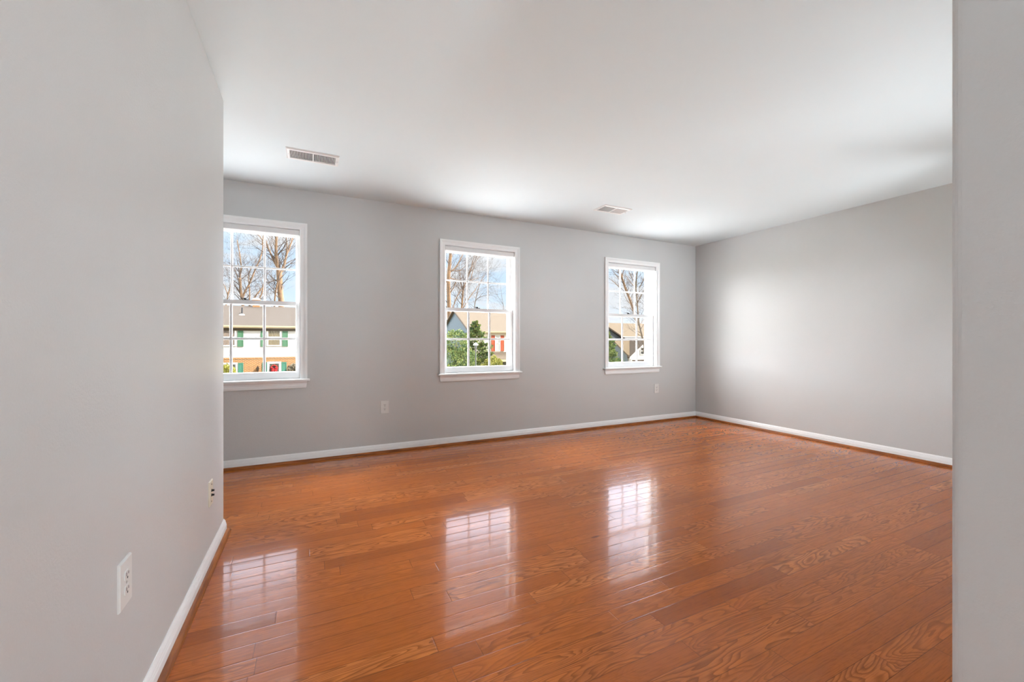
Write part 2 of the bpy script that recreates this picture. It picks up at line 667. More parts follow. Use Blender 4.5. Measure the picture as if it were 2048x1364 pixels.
structure('trim_4', bm, 'wood_trim', 'brown wood shoe moulding round the partition wall at the opening', 'moulding')
bm = new_bm(); mould(bm, [(-2.95, YB, 0, -1), (XR, YB, -1, -1)], SHOE)
structure('trim_1', bm, 'wood_trim', 'brown wood shoe moulding under the window wall baseboard', 'moulding', smooth=False)
bm = new_bm(); mould(bm, [(XR, YB, -1, -1), (XR, 0.2353, -1, 0)], SHOE)
structure('trim_2', bm, 'wood_trim', 'brown wood shoe moulding under the right wall baseboard', 'moulding')
bm = new_bm(); mould(bm, LP, SHOE)
structure('trim_3', bm, 'wood_trim', 'brown wood shoe moulding under the near left baseboard', 'moulding')

# ------------------------------------------------------------------ windows
CASE = [(0.0, 0.0), (0.0, 0.010), (0.006, 0.013), (0.018, 0.012), (0.030, 0.013), (0.040, 0.017), (0.050, 0.019), (0.058, 0.019), (0.058, 0.0)]
WLAB = ['white double-hung window partly cut off by the near left wall, showing the brick and siding house',
        'white double-hung middle window, showing evergreens and red shutters',
        'white double-hung window nearest the far corner, showing tan roofs']


def sash(win, name, xa, xb, y0, y1, z0, z1, st, br, tr, mw):
    bm = new_bm()
    gx0, gx1, gz0, gz1 = xa + st, xb - st, z0 + br, z1 - tr
    # frame with a sloped glazing bead
    def ring(o, y):
        return [(gx0 - o * 1.0, y, gz0 - o), (gx1 + o, y, gz0 - o), (gx1 + o, y, gz1 + o), (gx0 - o, y, gz1 + o)]
    outer_f = [(xa, y0, z0), (xb, y0, z0), (xb, y0, z1), (xa, y0, z1)]
    outer_b = [(xa, y1, z0), (xb, y1, z0), (xb, y1, z1), (xa, y1, z1)]
    ym = (y0 + y1) / 2
    loops = [outer_f, ring(0.006, y0), ring(0.004, y0 + 0.003), ring(0.0, ym), ring(0.004, y1 - 0.003), ring(0.006, y1), outer_b, outer_f]
    vs = [[bm.verts.new(p) for p in lp] for lp in loops[:-1]]
    vs.append(vs[0])
    for a, b in zip(vs, vs[1:]):
        for i in range(4):
            j = (i + 1) % 4
            bm.faces.new((a[i], a[j], b[j], b[i]))
    o = obj(name, bm, 'vinyl_white', win)
    bm = new_bm()
    cw = (gx1 - gx0) / 3
    yg0, yg1 = ym - 0.008, ym + 0.008
    for q in (1, 2):
        xc = gx0 + cw * q
        box(bm, xc - mw / 2, xc + mw / 2, yg0, yg1, gz0, gz1)
    zc = (gz0 + gz1) / 2
    box(bm, gx0, gx1, yg0 + 0.001, yg1 - 0.001, zc - mw / 2, zc + mw / 2)
    obj('grille', bm, 'vinyl_white', o, bevel=0.003)
    bm = new_bm()
    box(bm, gx0 - 0.002, gx1 + 0.002, ym - 0.002, ym + 0.002, gz0 - 0.002, gz1 + 0.002)
    obj('glass_pane', bm, 'pane_glass', o)
    return o


def window(i, x0, x1):
    cx = (x0 + x1) / 2
    w = thing('window_%d' % i, (cx, YB, ZS), WLAB[i - 1], 'window', None, 'structure')
    xa, xb = x0 + CW, x1 - CW
    zt = ZT - CW
    # casing, mitred round three sides
    bm = new_bm()
    path = []
    loops = [[(xa - a, YB - b, ZS) for a, b in CASE], [(xa - a, YB - b, zt + a) for a, b in CASE],
             [(xb + a, YB - b, zt + a) for a, b in CASE], [(xb + a, YB - b, ZS) for a, b in CASE]]
    loft(bm, loops)
    obj('casing', bm, 'trim_white', w)
    bm = new_bm(); box(bm, x0 - 0.021, x1 + 0.021, YB - 0.042, OUT - 0.13, ZS - 0.019, ZS)
    obj('stool', bm, 'trim_white', w, bevel=0.006, seg=3)
    bm = new_bm()
    AP = [(0.0, 0.667), (0.011, 0.667), (0.014, 0.672), (0.014, 0.690), (0.010, 0.697), (0.010, 0.712), (0.016, 0.722), (0.016, 0.731), (0.0, 0.731)]
    def ap(x, sgn): return [(x + sgn * (b - 0.667) * 0.12, YB - a, b) for a, b in AP]
    loft(bm, [ap(x0 + 0.008, -1), ap(x1 - 0.008, 1)])
    obj('apron', bm, 'trim_white', w)
    # jamb lining through the wall, with the outer frame and sill
    bm = new_bm()
    ye = OUT + 0.03
    box(bm, xa - 0.012, xa, YB + 0.001, ye, ZS, zt + 0.012)
    box(bm, xb, xb + 0.012, YB + 0.001, ye, ZS, zt + 0.012)
    box(bm, xa, xb, YB + 0.001, ye, zt, zt + 0.012)
    box(bm, xa - 0.012, xb + 0.012, OUT - 0.13, ye + 0.02, ZS - 0.019, ZS + 0.004)
    for q0, q1 in ((xa, xa + 0.011), (xb - 0.011, xb)):
        box(bm, q0, q1, YB + 0.080, YB + 0.086, ZS, zt)
        box(bm, q0, q1, YB + 0.118, YB + 0.135, ZS, zt)
    box(bm, xa, xb, YB + 0.118, YB + 0.135, zt - 0.02, zt)
    obj('jamb', bm, 'trim_white', w)
    lo = sash(w, 'lower_sash', xa + 0.003, xb - 0.003, YB + 0.046, YB + 0.078, ZS + 0.004, 1.445, 0.034, 0.062, 0.040, 0.020)
    sash(w, 'upper_sash', xa + 0.003, xb - 0.003, YB + 0.087, YB + 0.117, 1.412, zt - 0.002, 0.034, 0.034, 0.050, 0.015)
    # cam lock on the meeting rail
    bm = new_bm()
    lx = cx - 0.02
    box(bm, lx - 0.028, lx + 0.028, YB + 0.050, YB + 0.072, 1.445, 1.452)
    lathe(bm, [(0.011, 0.0), (0.011, 0.010), (0.007, 0.013)], 12, (lx, YB + 0.061, 1.452))
    box(bm, lx - 0.034, lx + 0.004, YB + 0.052, YB + 0.062, 1.456, 1.464)
    obj('sash_lock', bm, 'metal_dark', lo, bevel=0.0015, label='black sash lock')
    return w


def shade(x0, x1, label):
    xa, xb = x0 + CW + 0.008, x1 - CW - 0.008
    zt = ZT - CW
    s = thing('window_shade', ((xa + xb) / 2, YB + 0.023, zt), label, 'window shade', 'raised shades at the window tops')
    bm = new_bm()
    def pr(x): return [(x, YB + a, b) for a, b in ((0.006, zt - 0.004), (0.040, zt - 0.004), (0.040, zt - 0.052), (0.010, zt - 0.052), (0.005, zt - 0.047), (0.004, zt - 0.010))]
    loft(bm, [pr(xa), pr(xb)])
    obj('headrail', bm, 'vinyl_white', s)
    for q0, q1 in ((xa - 0.004, xa), (xb, xb + 0.004)):
        bm = new_bm(); box(bm, q0, q1, YB + 0.004, YB + 0.037, zt - 0.052, zt)
        obj('bracket', bm, 'steel', s)
    bm = new_bm()
    zz = [(0.022 + 0.004 * (q % 2), zt - 0.050 - 0.0045 * q) for q in range(6)]
    def sheet(x): return [(x, YB + a, b) for a, b in zz] + [(x, YB + a + 0.001, b) for a, b in reversed(zz)]
    loft(bm, [sheet(xa + 0.002), sheet(xb - 0.002)])
    obj('pleated_fabric', bm, 'shade_cloth', s)


for i, (a, b) in enumerate(WIN):
    window(i + 1, a, b)
shade(*WIN[0], 'white pleated shade raised at the top of the window beside the left wall')
shade(*WIN[1], 'white pleated shade raised at the top of the middle window')
shade(*WIN[2], 'white pleated shade raised at the top of the window nearest the far corner')

# ------------------------------------------------------------------ wall plates


def outlet(name, loc, face, label, w=0.080, h=0.125):
    """duplex outlet; face 'y': on the window wall looking to -y, 'x': on the left wall looking to +x"""
    t = thing(name, loc, label, 'outlet', 'electrical outlets on the walls')
    L = Vector(loc)

    def tr(bm):
        for v in bm.verts:
            a, d, b = v.co
            v.co = L + (Vector((a, -d, b)) if face == 'y' else Vector((d, a, b)))
    bm = new_bm()
    def rect(w2, h2, d): return [(-w2, d, -h2), (w2, d, -h2), (w2, d, h2), (-w2, d, h2)]
    loft(bm, [rect(w / 2, h / 2, 0), rect(w / 2, h / 2, 0.003), rect(w / 2 - 0.003, h / 2 - 0.003, 0.0062)])
    tr(bm)
    obj('cover_plate', bm, 'plate_white', t)
    for dz in (0.0195, -0.0195):
        bm = new_bm()
        pr = []
        for i in range(20):
            an = 2 * PI * i / 20
            pr.append((0.0172 * math.cos(an), max(-0.0125, min(0.0125, 0.0172 * math.sin(an)))))
        loft(bm, [[(a, 0.0055, b + dz) for a, b in pr], [(a * 0.97, 0.0085, b * 0.97 + dz) for a, b in pr]])
        tr(bm)
        rc = obj('receptacle', bm, 'plate_white', t)
        bm = new_bm()
        box(bm, -0.0078, -0.0052, 0.0078, 0.0088, dz - 0.0015, dz + 0.0075)
        box(bm, 0.0052, 0.0078, 0.0078, 0.0088, dz - 0.0005, dz + 0.0070)
        disc(bm, (0, 0.0078, dz - 0.0070), 0.0030, 'y', 0.001)
        tr(bm)
        obj('slots', bm, 'slot_dark', rc)
    bm = new_bm()
    disc(bm, (0, 0.0058, 0), 0.0035, 'y', 0.0014)
    tr(bm)
    obj('screw', bm, 'steel', t)


outlet('wall_outlet', (0.641, YB, 0.444), 'y', 'white duplex outlet low on the window wall, between the cut-off window and the middle window')
outlet('wall_outlet', (4.205, YB, 0.446), 'y', 'white duplex outlet under the window nearest the far corner')
outlet('wall_outlet', (XL, 1.434, 0.449), 'x', 'white duplex outlet on the left wall, closest to the camera')

t = thing('cable_plate', (XL, 2.465, 0.345), 'almond cable jack plate near the end of the left wall', 'wall plate')
bm = new_bm()
ly, lz = 2.465, 0.345
def rc(w2, h2, d): return [(XL + d, ly - w2, lz - h2), (XL + d, ly + w2, lz - h2), (XL + d, ly + w2, lz + h2), (XL + d, ly - w2, lz + h2)]
loft(bm, [rc(0.036, 0.060, 0), rc(0.036, 0.060, 0.003), rc(0.033, 0.057, 0.0065)])
obj('cover_plate', bm, 'plate_almond', t)
for dz in (0.011, -0.011):
    bm = new_bm()
    disc(bm, (XL + 0.006, ly, lz + dz), 0.0075, 'x', 0.003, 6)
    disc(bm, (XL + 0.009, ly, lz + dz), 0.0048, 'x', 0.009, 12)
    obj('coaxial_jack', bm, 'metal_dark', t, label='dark threaded jack')
for dz in (0.042, -0.042):
    bm = new_bm()
    disc(bm, (XL + 0.006, ly, lz + dz), 0.0036, 'x', 0.0015, 12)
    obj('screw', bm, 'metal_dark', t)

# ------------------------------------------------------------------ ceiling vents


def vent(cx, cy, label):
    W2, D2 = 0.175, 0.097
    t = thing('ceiling_vent', (cx, cy, H), label, 'air vent', 'ceiling air vents')
    bm = new_bm()
    cw, cd = 0.150, 0.066
    def r(a, b, z): return [(cx - a, cy - b, z), (cx + a, cy - b, z), (cx + a, cy + b, z), (cx - a, cy + b, z)]
    loops = [r(W2, D2, H), r(W2, D2, H - 0.003), r(W2 - 0.008, D2 - 0.008, H - 0.009), r(cw + 0.004, cd + 0.004, H - 0.009), r(cw, cd, H - 0.006), r(cw, cd, H)]
    loft(bm, loops, True, False)
    box(bm, cx - 0.005, cx + 0.005, cy - cd, cy + cd, H - 0.009, H - 0.001)
    obj('frame', bm, 'vent_white', t)
    bm = new_bm(); box(bm, cx - cw, cx + cw, cy - cd, cy + cd, H - 0.0008, H + 0.0002)  # flat dark plate stands for the shade inside the duct
    obj('duct_shade_plate', bm, 'duct_dark', t, label='dark plate in place of the shaded duct')
    for side in (-1, 1):
        bm = new_bm()
        n = 18
        for i in range(n):
            x = cx + side * (0.009 + (i + 0.5) * (cw - 0.010) / n)
            dx = side * 0.0015
            pr = [(x - dx, H - 0.0012), (x - dx + 0.0009, H - 0.0012), (x + dx + 0.0009, H - 0.0085), (x + dx, H - 0.0085)]
            loft(bm, [[(a, cy - cd, z) for a, z in pr], [(a, cy + cd, z) for a, z in pr]])
        obj('louvers', bm, 'vent_white', t)
    bm = new_bm(); box(bm, cx + cw + 0.003, cx + cw + 0.016, cy - 0.012, cy - 0.009, H - 0.019, H - 0.009)
    obj('damper_lever', bm, 'vent_white', t)
    for sx in (-1, 1):
        bm = new_bm(); disc(bm, (cx + sx * 0.161, cy + 0.0, H - 0.0105), 0.003, 'z', 0.0018)
        obj('screw', bm, 'steel', t)


vent(0.008, 3.378, 'white louvered ceiling vent closer to the left wall, above the cut-off window')
vent(2.798, 3.378, 'white louvered ceiling vent farther from the left wall, towards the far corner')

# ------------------------------------------------------------------ fill lamps added out of view to brighten the room


def uplighter(x, y, z, r, room, label):  # unseen lamp, added to bounce fill off the ceiling
    t = thing('fill_floor_lamp', (x, y, 0), label, 'floor lamp')
    bm = new_bm(); lathe(bm, [(0.14, 0.0), (0.14, 0.012), (0.12, 0.022), (0.03, 0.030)], 28, (x, y, 0))
    obj('base', bm, 'metal_dark', t)
    bm = new_bm(); lathe(bm, [(0.012, 0.02), (0.012, z - 0.10)], 12, (x, y, 0))
    obj('pole', bm, 'metal_dark', t)
    bm = new_bm()
    lathe(bm, [(0.014, z - 0.11), (0.06, z - 0.10), (r * 0.75, z - 0.055), (r + 0.01, z), (r, z), (r * 0.72, z - 0.045), (0.05, z - 0.085)], 32, (x, y, 0))
    b = obj('bowl', bm, 'steel', t)
    bm = new_bm(); lathe(bm, [(r * 0.93, z - 0.012), (r * 0.93, z - 0.006), (0.01, z - 0.005)], 32, (x, y, 0))
    obj('diffuser', bm, 'lamp_glow_' + room, b)


t = thing('fill_floor_lamp', (0.80, -1.45, 0), 'added fill lamp with a round white globe, unseen behind the viewpoint', 'floor lamp')  # added behind the viewpoint to fill the near floor and left wall
bm = new_bm(); lathe(bm, [(0.15, 0.0), (0.15, 0.012), (0.12, 0.024), (0.03, 0.032)], 28, (0.80, -1.45, 0))
obj('base', bm, 'metal_dark', t)
bm = new_bm(); lathe(bm, [(0.013, 0.02), (0.013, 1.14), (0.03, 1.15), (0.04, 1.18)], 12, (0.80, -1.45, 0))
obj('pole', bm, 'metal_dark', t)
bm = new_bm(); lathe(bm, [(max(0.012, 0.13 * math.sin(PI * i / 16)), 1.30 - 0.13 * math.cos(PI * i / 16)) for i in range(17)], 28, (0.80, -1.45, 0))
obj('globe', bm, 'lamp_glow_hall', t, smooth=True)
def spotlight(p, target, power, cone, label):
    """an unseen fill spotlight, added on the partition to light the room"""
    p, target = Vector(p), Vector(target)
    aim = (target - p).normalized()
    t = thing('fill_spotlight', (p.x, 0.2353, p.z), label, 'spotlight', 'added fill spotlights on the partition')
    bm = new_bm(); disc(bm, (p.x, 0.2353, p.z), 0.05, 'y', 0.02, 20)
    obj('mount', bm, 'metal_dark', t)
    bm = new_bm()
    tube(bm, [(p.x, 0.25, p.z), p], [0.012, 0.012], 8)
    tube(bm, [p - aim * 0.05, p + aim * 0.07, p + aim * 0.075, p + aim * 0.02], [0.04, 0.05, 0.046, 0.035], 18)
    obj('head', bm, 'metal_dark', t)
    sp = bpy.data.lights.new('fill_beam', 'SPOT')
    sp.energy = power
    sp.spot_size = math.radians(cone)
    sp.spot_blend = 1.0
    sp.shadow_soft_size = 0.05
    sp.color = (0.90, 0.96, 1.0)
    so = bpy.data.objects.new('fill_beam', sp)
    COL.objects.link(so)
    so.location = p + aim * 0.085
    so.rotation_euler = aim.to_track_quat('-Z', 'Y').to_euler()


spotlight((4.4, 0.32, 1.9), (3.6, YB, 1.5), WASH_W, 80, 'upper added fill spotlight, unseen on the room side of the partition')
spotlight((4.4, 0.32, 0.6), (1.5, 1.7, H), BOUNCE_W, 88, 'lower added fill spotlight, unseen on the room side of the partition')
uplighter(4.62, 0.55, 0.45, 0.16, 'room', 'low added fill uplighter, unseen in the corner behind the partition wall')
uplighter(-1.75, 1.5, 0.6, 0.16, 'alcove', 'low added fill uplighter, unseen behind the left wall')

# ------------------------------------------------------------------ outside: ground
G = -3.2
bm = new_bm(); box(bm, -120, 160, -40, 180, G - 0.3, G)
structure('ground', bm, 'winter_lawn', 'dull winter lawn outside below the windows', 'ground')
bm = new_bm(); box(bm, -8, 14, 4.6, 19, G, G + 0.06)  # unseen pale slab, added to bounce daylight up to the ceiling
structure('bounce_slab', bm, 'concrete', 'pale concrete driveway added unseen below the windows to brighten the ceiling', 'bounce_slab')

# ------------------------------------------------------------------ houses


def slab(bm, a, b, c, d, t):
    """a roof plane through four points, thickness t downward"""
    lo = [Vector(p) - Vector((0, 0, t)) for p in (a, b, c, d)]
    loft(bm, [[tuple(p) for p in lo], [tuple(Vector(p)) for p in (a, b, c, d)]])


def ext_window(parent, x0, x1, z0, z1, Y, curtain, fr=0.11, lines=True):
    """window in a wall facing -y"""
    bm = new_bm()
    box(bm, x0, x0 + fr, Y - 0.05, Y + 0.02, z0, z1)
    box(bm, x1 - fr, x1, Y - 0.05, Y + 0.02, z0, z1)
    box(bm, x0 + fr, x1 - fr, Y - 0.05, Y + 0.02, z0, z0 + fr * 0.7)
    box(bm, x0 + fr, x1 - fr, Y - 0.05, Y + 0.02, z1 - fr, z1)
    zm = (z0 + z1) / 2
    box(bm, x0 + fr, x1 - fr, Y - 0.045, Y + 0.015, zm - 0.03, zm + 0.03)
    o = obj('window_frame', bm, 'ext_trim', parent)
    bm = new_bm(); box(bm, x0 + fr, x1 - fr, Y - 0.034, Y - 0.030, z0 + fr * 0.7, z1 - fr)
    obj('window_pane', bm, 'pane_glass', o)
    bm = new_bm()
    n = 9
    pts = []
    a, b = x0 + fr, x1 - fr
    for i in range(n * 4 + 1):
        x = a + (b - a) * i / (n * 4)
        pts.append((x, Y - 0.014 - 0.008 * math.sin(i * PI / 2)))
    loft(bm, [[(x, y, z0 + fr * 0.7) for x, y in pts] + [(b, Y + 0.004, z0 + fr * 0.7), (a, Y + 0.004, z0 + fr * 0.7)],
              [(x, y, z1 - fr) for x, y in pts] + [(b, Y + 0.004, z1 - fr), (a, Y + 0.004, z1 - fr)]])
    obj('curtain', bm, curtain, o)


def shutter(parent, x0, x1, z0, z1, Y, m):
    bm = new_bm()
    box(bm, x0, x0 + 0.05, Y - 0.05, Y, z0, z1)
    box(bm, x1 - 0.05, x1, Y - 0.05, Y, z0, z1)
    zm = z0 + (z1 - z0) * 0.47
    for a, b in ((z0, z0 + 0.08), (zm - 0.04, zm + 0.04), (z1 - 0.08, z1)):
        box(bm, x0 + 0.05, x1 - 0.05, Y - 0.05, Y, a, b)
    box(bm, x0 + 0.05, x1 - 0.05, Y - 0.03, Y, z0 + 0.08, z1 - 0.08)
    obj('shutter', bm, m, parent)


def gable_x(name, loc, label, x0, x1, yf, depth, ze, zr, wall, roof, g=G, over=0.18, endover=0.25):
    """a house with its ridge along x, facing -y"""
    t = thing(name, loc, label, 'house')
    yb = yf + depth
    ym = yf + depth / 2
    bm = new_bm()
    pr = [(yf, g), (yb, g), (yb, ze), (ym, zr - 0.12), (yf, ze)]
    loft(bm, [[(x0, y, z) for y, z in pr], [(x1, y, z) for y, z in pr]])
    obj('wall', bm, wall, t)
    sl = (zr - ze) / (depth / 2)
    bm = new_bm()
    zo = ze - over * sl
    slab(bm, (x0 - endover, yf - over, zo + 0.1), (x1 + endover, yf - over, zo + 0.1), (x1 + endover, ym, zr), (x0 - endover, ym, zr), 0.14)
    slab(bm, (x0 - endover, yb + over, zo + 0.1), (x0 - endover, ym, zr), (x1 + endover, ym, zr), (x1 + endover, yb + over, zo + 0.1), 0.14)
    obj('roof', bm, roof, t)
    return t, zo


def fascia(t, x0, x1, y, z0, z1, m):
    bm = new_bm(); box(bm, x0, x1, y - 0.03, y + 0.02, z0, z1)
    box(bm, x0, x1, y - 0.10, y - 0.03, z1 - 0.10, z1)
    obj('gutter', bm, m, t)


# brick and white siding house straight across
H1Y = 33.8
t1, zo = gable_x('brick_and_siding_house', (-6.5, H1Y, G), 'house with white upper siding, brick ground floor and green shutters',
                 -15.0, 2.0, H1Y, 9.0, 2.05, 3.85, 'siding_white', 'roof_taupe')
fascia(t1, -15.25, 2.25, H1Y - 0.20, 1.98, 2.16, 'fascia_cream')
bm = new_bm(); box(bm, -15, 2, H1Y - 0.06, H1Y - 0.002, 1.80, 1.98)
obj('eave_shade_band', bm, 'rake_and_shade_brown', t1)  # brown strip in place of the shadow under the eave
bm = new_bm(); box(bm, -14.9, 1.9, H1Y - 0.035, H1Y + 0.05, G, -0.06)
obj('brick_wall', bm, 'brick', t1, label='orange brick ground floor')
bm = new_bm(); box(bm, -14.9, 1.9, H1Y - 0.06, H1Y - 0.03, -0.16, -0.05)
obj('brick_course', bm, 'brick', t1)
for xa in (-9.6, -5.60, -2.89):
    ext_window(t1, xa, xa + 0.93, 0.73, 2.0, H1Y, 'curtain_pink' if xa < -5 else 'curtain_tan')
for a, b in ((-9.95, -9.63), (-8.64, -8.32), (-5.95, -5.63), (-4.60, -4.27), (-3.24, -2.92), (-1.91, -1.56)):
    shutter(t1, a, b, 0.70, 1.98, H1Y, 'shutter_green')
BY = H1Y - 0.035
ext_window(t1, -5.60, -4.60, -1.9, -0.40, BY, 'window_dark')
for a, b in ((-5.95, -5.63), (-4.57, -4.27), (-3.14, -2.86), (-1.96, -1.64)):
    shutter(t1, a, b, -2.0, -0.42, BY, 'shutter_teal')
bm = new_bm()
box(bm, -2.84, -2.70, BY - 0.08, BY, G, -0.38)
box(bm, -2.12, -1.98, BY - 0.08, BY, G, -0.38)
box(bm, -2.70, -2.12, BY - 0.08, BY, -0.52, -0.38)
fr = obj('door_frame', bm, 'ext_trim', t1)
bm = new_bm(); box(bm, -2.70, -2.12, BY - 0.05, BY - 0.01, G + 0.05, -0.52)
for z0 in (-1.5, -2.4):
    for a in (-2.64, -2.38):
        box(bm, a, a + 0.20, BY - 0.06, BY - 0.05, z0, z0 + 0.6)
dr = obj('front_door', bm, 'door_grey', t1)
bm = new_bm(); disc(bm, (-2.18, BY - 0.10, -2.0), 0.03, 'y', 0.05)
obj('door_knob', bm, 'lantern_bronze', dr)
for x in (-3.41, -1.49):
    bm = new_bm()
    box(bm, x - 0.05, x + 0.05, BY - 0.02, BY, -0.90, -0.70)
    tube(bm, [(x, BY - 0.02, -0.75), (x, BY - 0.10, -0.66), (x, BY - 0.16, -0.72)], [0.015] * 3, 6)
    lathe(bm, [(0.01, -0.02), (0.10, -0.09), (0.09, -0.10), (0.06, -0.32), (0.02, -0.36)], 6, (x, BY - 0.16, -0.70))
    obj('wall_lantern', bm, 'lantern_bronze', t1)
# vent pipe and chimney on the roof
py = 36.2; pzr = 2.05 + (py - H1Y) * 0.4
px_ = at(484, 630, py).x
bm = new_bm()
tube(bm, [(px_, py, pzr - 0.1), (px_, py, pzr + 0.55)], [0.05, 0.05], 10)
tube(bm, [(px_ - 0.12, py, pzr + 0.18), (px_ - 0.10, py, pzr + 0.08), (px_, py, pzr + 0.05)], [0.03] * 3, 8)
pp = obj('vent_pipe', bm, 'metal_dark', t1, label='dark vent pipe')
bm = new_bm(); lathe(bm, [(0.24, -0.03), (0.23, 0.02), (0.12, 0.10), (0.06, 0.12)], 14, (px_, py, pzr - 0.02))
obj('flashing', bm, 'chimney_cap', pp)
cxm = at(513, 608, 38.3).x
bm = new_bm(); box(bm, cxm - 0.24, cxm + 0.24, 38.05, 38.55, 3.3, 4.30)
box(bm, cxm - 0.28, cxm + 0.28, 38.01, 38.59, 4.22, 4.34)
ch = obj('chimney', bm, 'brick', t1)
bm = new_bm(); loft(bm, [[(cxm - 0.3, 38.0, 4.34), (cxm + 0.3, 38.0, 4.34), (cxm + 0.3, 38.6, 4.34), (cxm - 0.3, 38.6, 4.34)],
                        [(cxm - 0.2, 38.1, 4.48), (cxm + 0.2, 38.1, 4.48), (cxm + 0.2, 38.5, 4.48), (cxm - 0.2, 38.5, 4.48)]])
obj('chimney_cap', bm, 'chimney_cap', ch)

# wreath hanging on the front door
wr = thing('door_wreath', (-2.41, BY - 0.09, -0.85), 'red bow wreath hanging on the front door of the brick and siding house', 'wreath')
bm = new_bm()
rw = random.Random(4)
n = 26
loops = []
for i in range(n):
    a = 2 * PI * i / n
    rr = 0.19
    pr = []
    for q in range(6):
        b = 2 * PI * q / 6
        r2 = 0.055 + rw.uniform(-0.012, 0.015)
        pr.append((-2.41 + (rr + r2 * math.cos(b)) * math.cos(a), BY - 0.12 + r2 * math.sin(b), -0.82 + (rr + r2 * math.cos(b)) * math.sin(a)))
    loops.append(pr)
loft(bm, loops + [loops[0]], True, False)
obj('ring', bm, 'wreath_red', wr)
bm = new_bm()
for s in (-1, 1):
    for dz, ln in ((0.10, 0.22), (-0.16, 0.20), (-0.30, 0.16)):
        p0 = Vector((-2.41, BY - 0.18, -0.90))
        p1 = p0 + Vector((s * ln, -0.02, dz))
        tube(bm, [p0, (p0 + p1) / 2 + Vector((0, -0.03, 0.03)), p1], [0.03, 0.07, 0.02], 6)
obj('bow', bm, 'wreath_red', wr)
bm = new_bm()
for i in range(26):
    a = rw.uniform(0.15 * PI, 0.85 * PI)
    p0 = Vector((-2.41 + 0.2 * math.cos(a), BY - 0.14, -0.82 + 0.2 * math.sin(a)))
    tube(bm, [p0, p0 + Vector((rw.uniform(-.12, .12), -0.03, rw.uniform(0.0, .12)))], [0.02, 0.004], 4)
obj('greenery', bm, 'wreath_green', wr)

# beige roofed house with red shutters
t2, zo = gable_x('red_shutter_house', (17.5, 34.0, G), 'house with beige roof, shade-coloured blue-grey gable wall and red shutters behind the evergreens',
                 12.6, 23.5, 34.0, 9.0, 1.86, 4.15, 'siding_cream', 'roof_beige')
fascia(t2, 12.35, 23.75, 34.0 - 0.20, 1.74, 1.95, 'fascia_cream')
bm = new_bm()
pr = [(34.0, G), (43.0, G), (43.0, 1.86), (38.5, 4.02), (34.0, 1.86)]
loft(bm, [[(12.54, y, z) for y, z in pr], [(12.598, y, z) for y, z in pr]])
obj('gable_wall', bm, 'siding_shaded', t2, label='gable wall coloured blue-grey for its shade')
bm = new_bm()
slab(bm, (12.30, 33.80, 1.90), (12.36, 33.80, 1.90), (12.36, 38.5, 4.16), (12.30, 38.5, 4.16), 0.15)
slab(bm, (12.30, 43.20, 1.90), (12.30, 38.5, 4.16), (12.36, 38.5, 4.16), (12.36, 43.20, 1.90), 0.15)
obj('rake_board', bm, 'rake_and_shade_brown', t2)
for xa in (14.80, 18.6, 21.2):
    ext_window(t2, xa, xa + 0.52, 0.20, 1.58, 34.0, 'curtain_tan' if xa > 15 else 'ext_trim', fr=0.07)
    shutter(t2, xa - 0.36, xa - 0.02, 0.17, 1.60, 34.0, 'shutter_red')
    shutter(t2, xa + 0.54, xa + 0.90, 0.17, 1.60, 34.0, 'shutter_red')
bm = new_bm()
slab(bm, (13.2, 32.7, -0.48), (22.8, 32.7, -0.48), (22.8, 34.0, 0.10), (13.2, 34.0, 0.10), 0.10)
obj('porch_roof', bm, 'roof_beige', t2)
bm = new_bm(); box(bm, 13.2, 22.8, 32.66, 32.74, -0.72, -0.52)
obj('porch_beam', bm, 'fascia_cream', t2)
bm = new_bm(); box(bm, 14.2, 22.4, 33.97, 34.0 - 0.001, G, -0.75)  # thin dark sheet over the wall below the porch roof
obj('porch_back_wall', bm, 'window_dark', t2, label='dark sheet on the wall under the porch')
for x in (13.4, 15.62, 18.4, 21.0, 22.6):
    bm = new_bm(); box(bm, x - 0.06, x + 0.06, 32.66, 32.78, G, -0.72)
    obj('porch_post', bm, 'ext_trim', t2)

# tan roofed house behind, grey gabled wing
t3, zo = gable_x('tan_roof_house', (34, 36.0, G), 'large house with a long tan roof, behind the white gabled house',
                 27.0, 44.0, 36.0, 8.0, 1.45, 3.30, 'siding_cream', 'roof_tan')
fascia(t3, 26.75, 44.25, 36.0 - 0.20, 1.34, 1.60, 'ext_trim')
bm = new_bm()
loft(bm, [[(24.4, y, G), (30.2, y, G), (30.2, y, 1.5), (27.3, y, 3.0), (24.4, y, 1.5)] for y in (35.0, 38.0)])
obj('grey_wing', bm, 'siding_grey', t3, label='grey gabled wing')
bm = new_bm()
slab(bm, (24.1, 34.8, 1.42), (27.3, 34.8, 3.10), (27.3, 39.0, 3.10), (24.1, 39.0, 1.42), 0.16)
slab(bm, (30.5, 34.8, 1.42), (30.5, 39.0, 1.42), (27.3, 39.0, 3.10), (27.3, 34.8, 3.10), 0.16)
obj('wing_roof', bm, 'roof_brown', t3)
for xa in (31.5, 35.2, 39.0):
    ext_window(t3, xa, xa + 0.9, -0.2, 1.1, 36.0, 'window_dark')

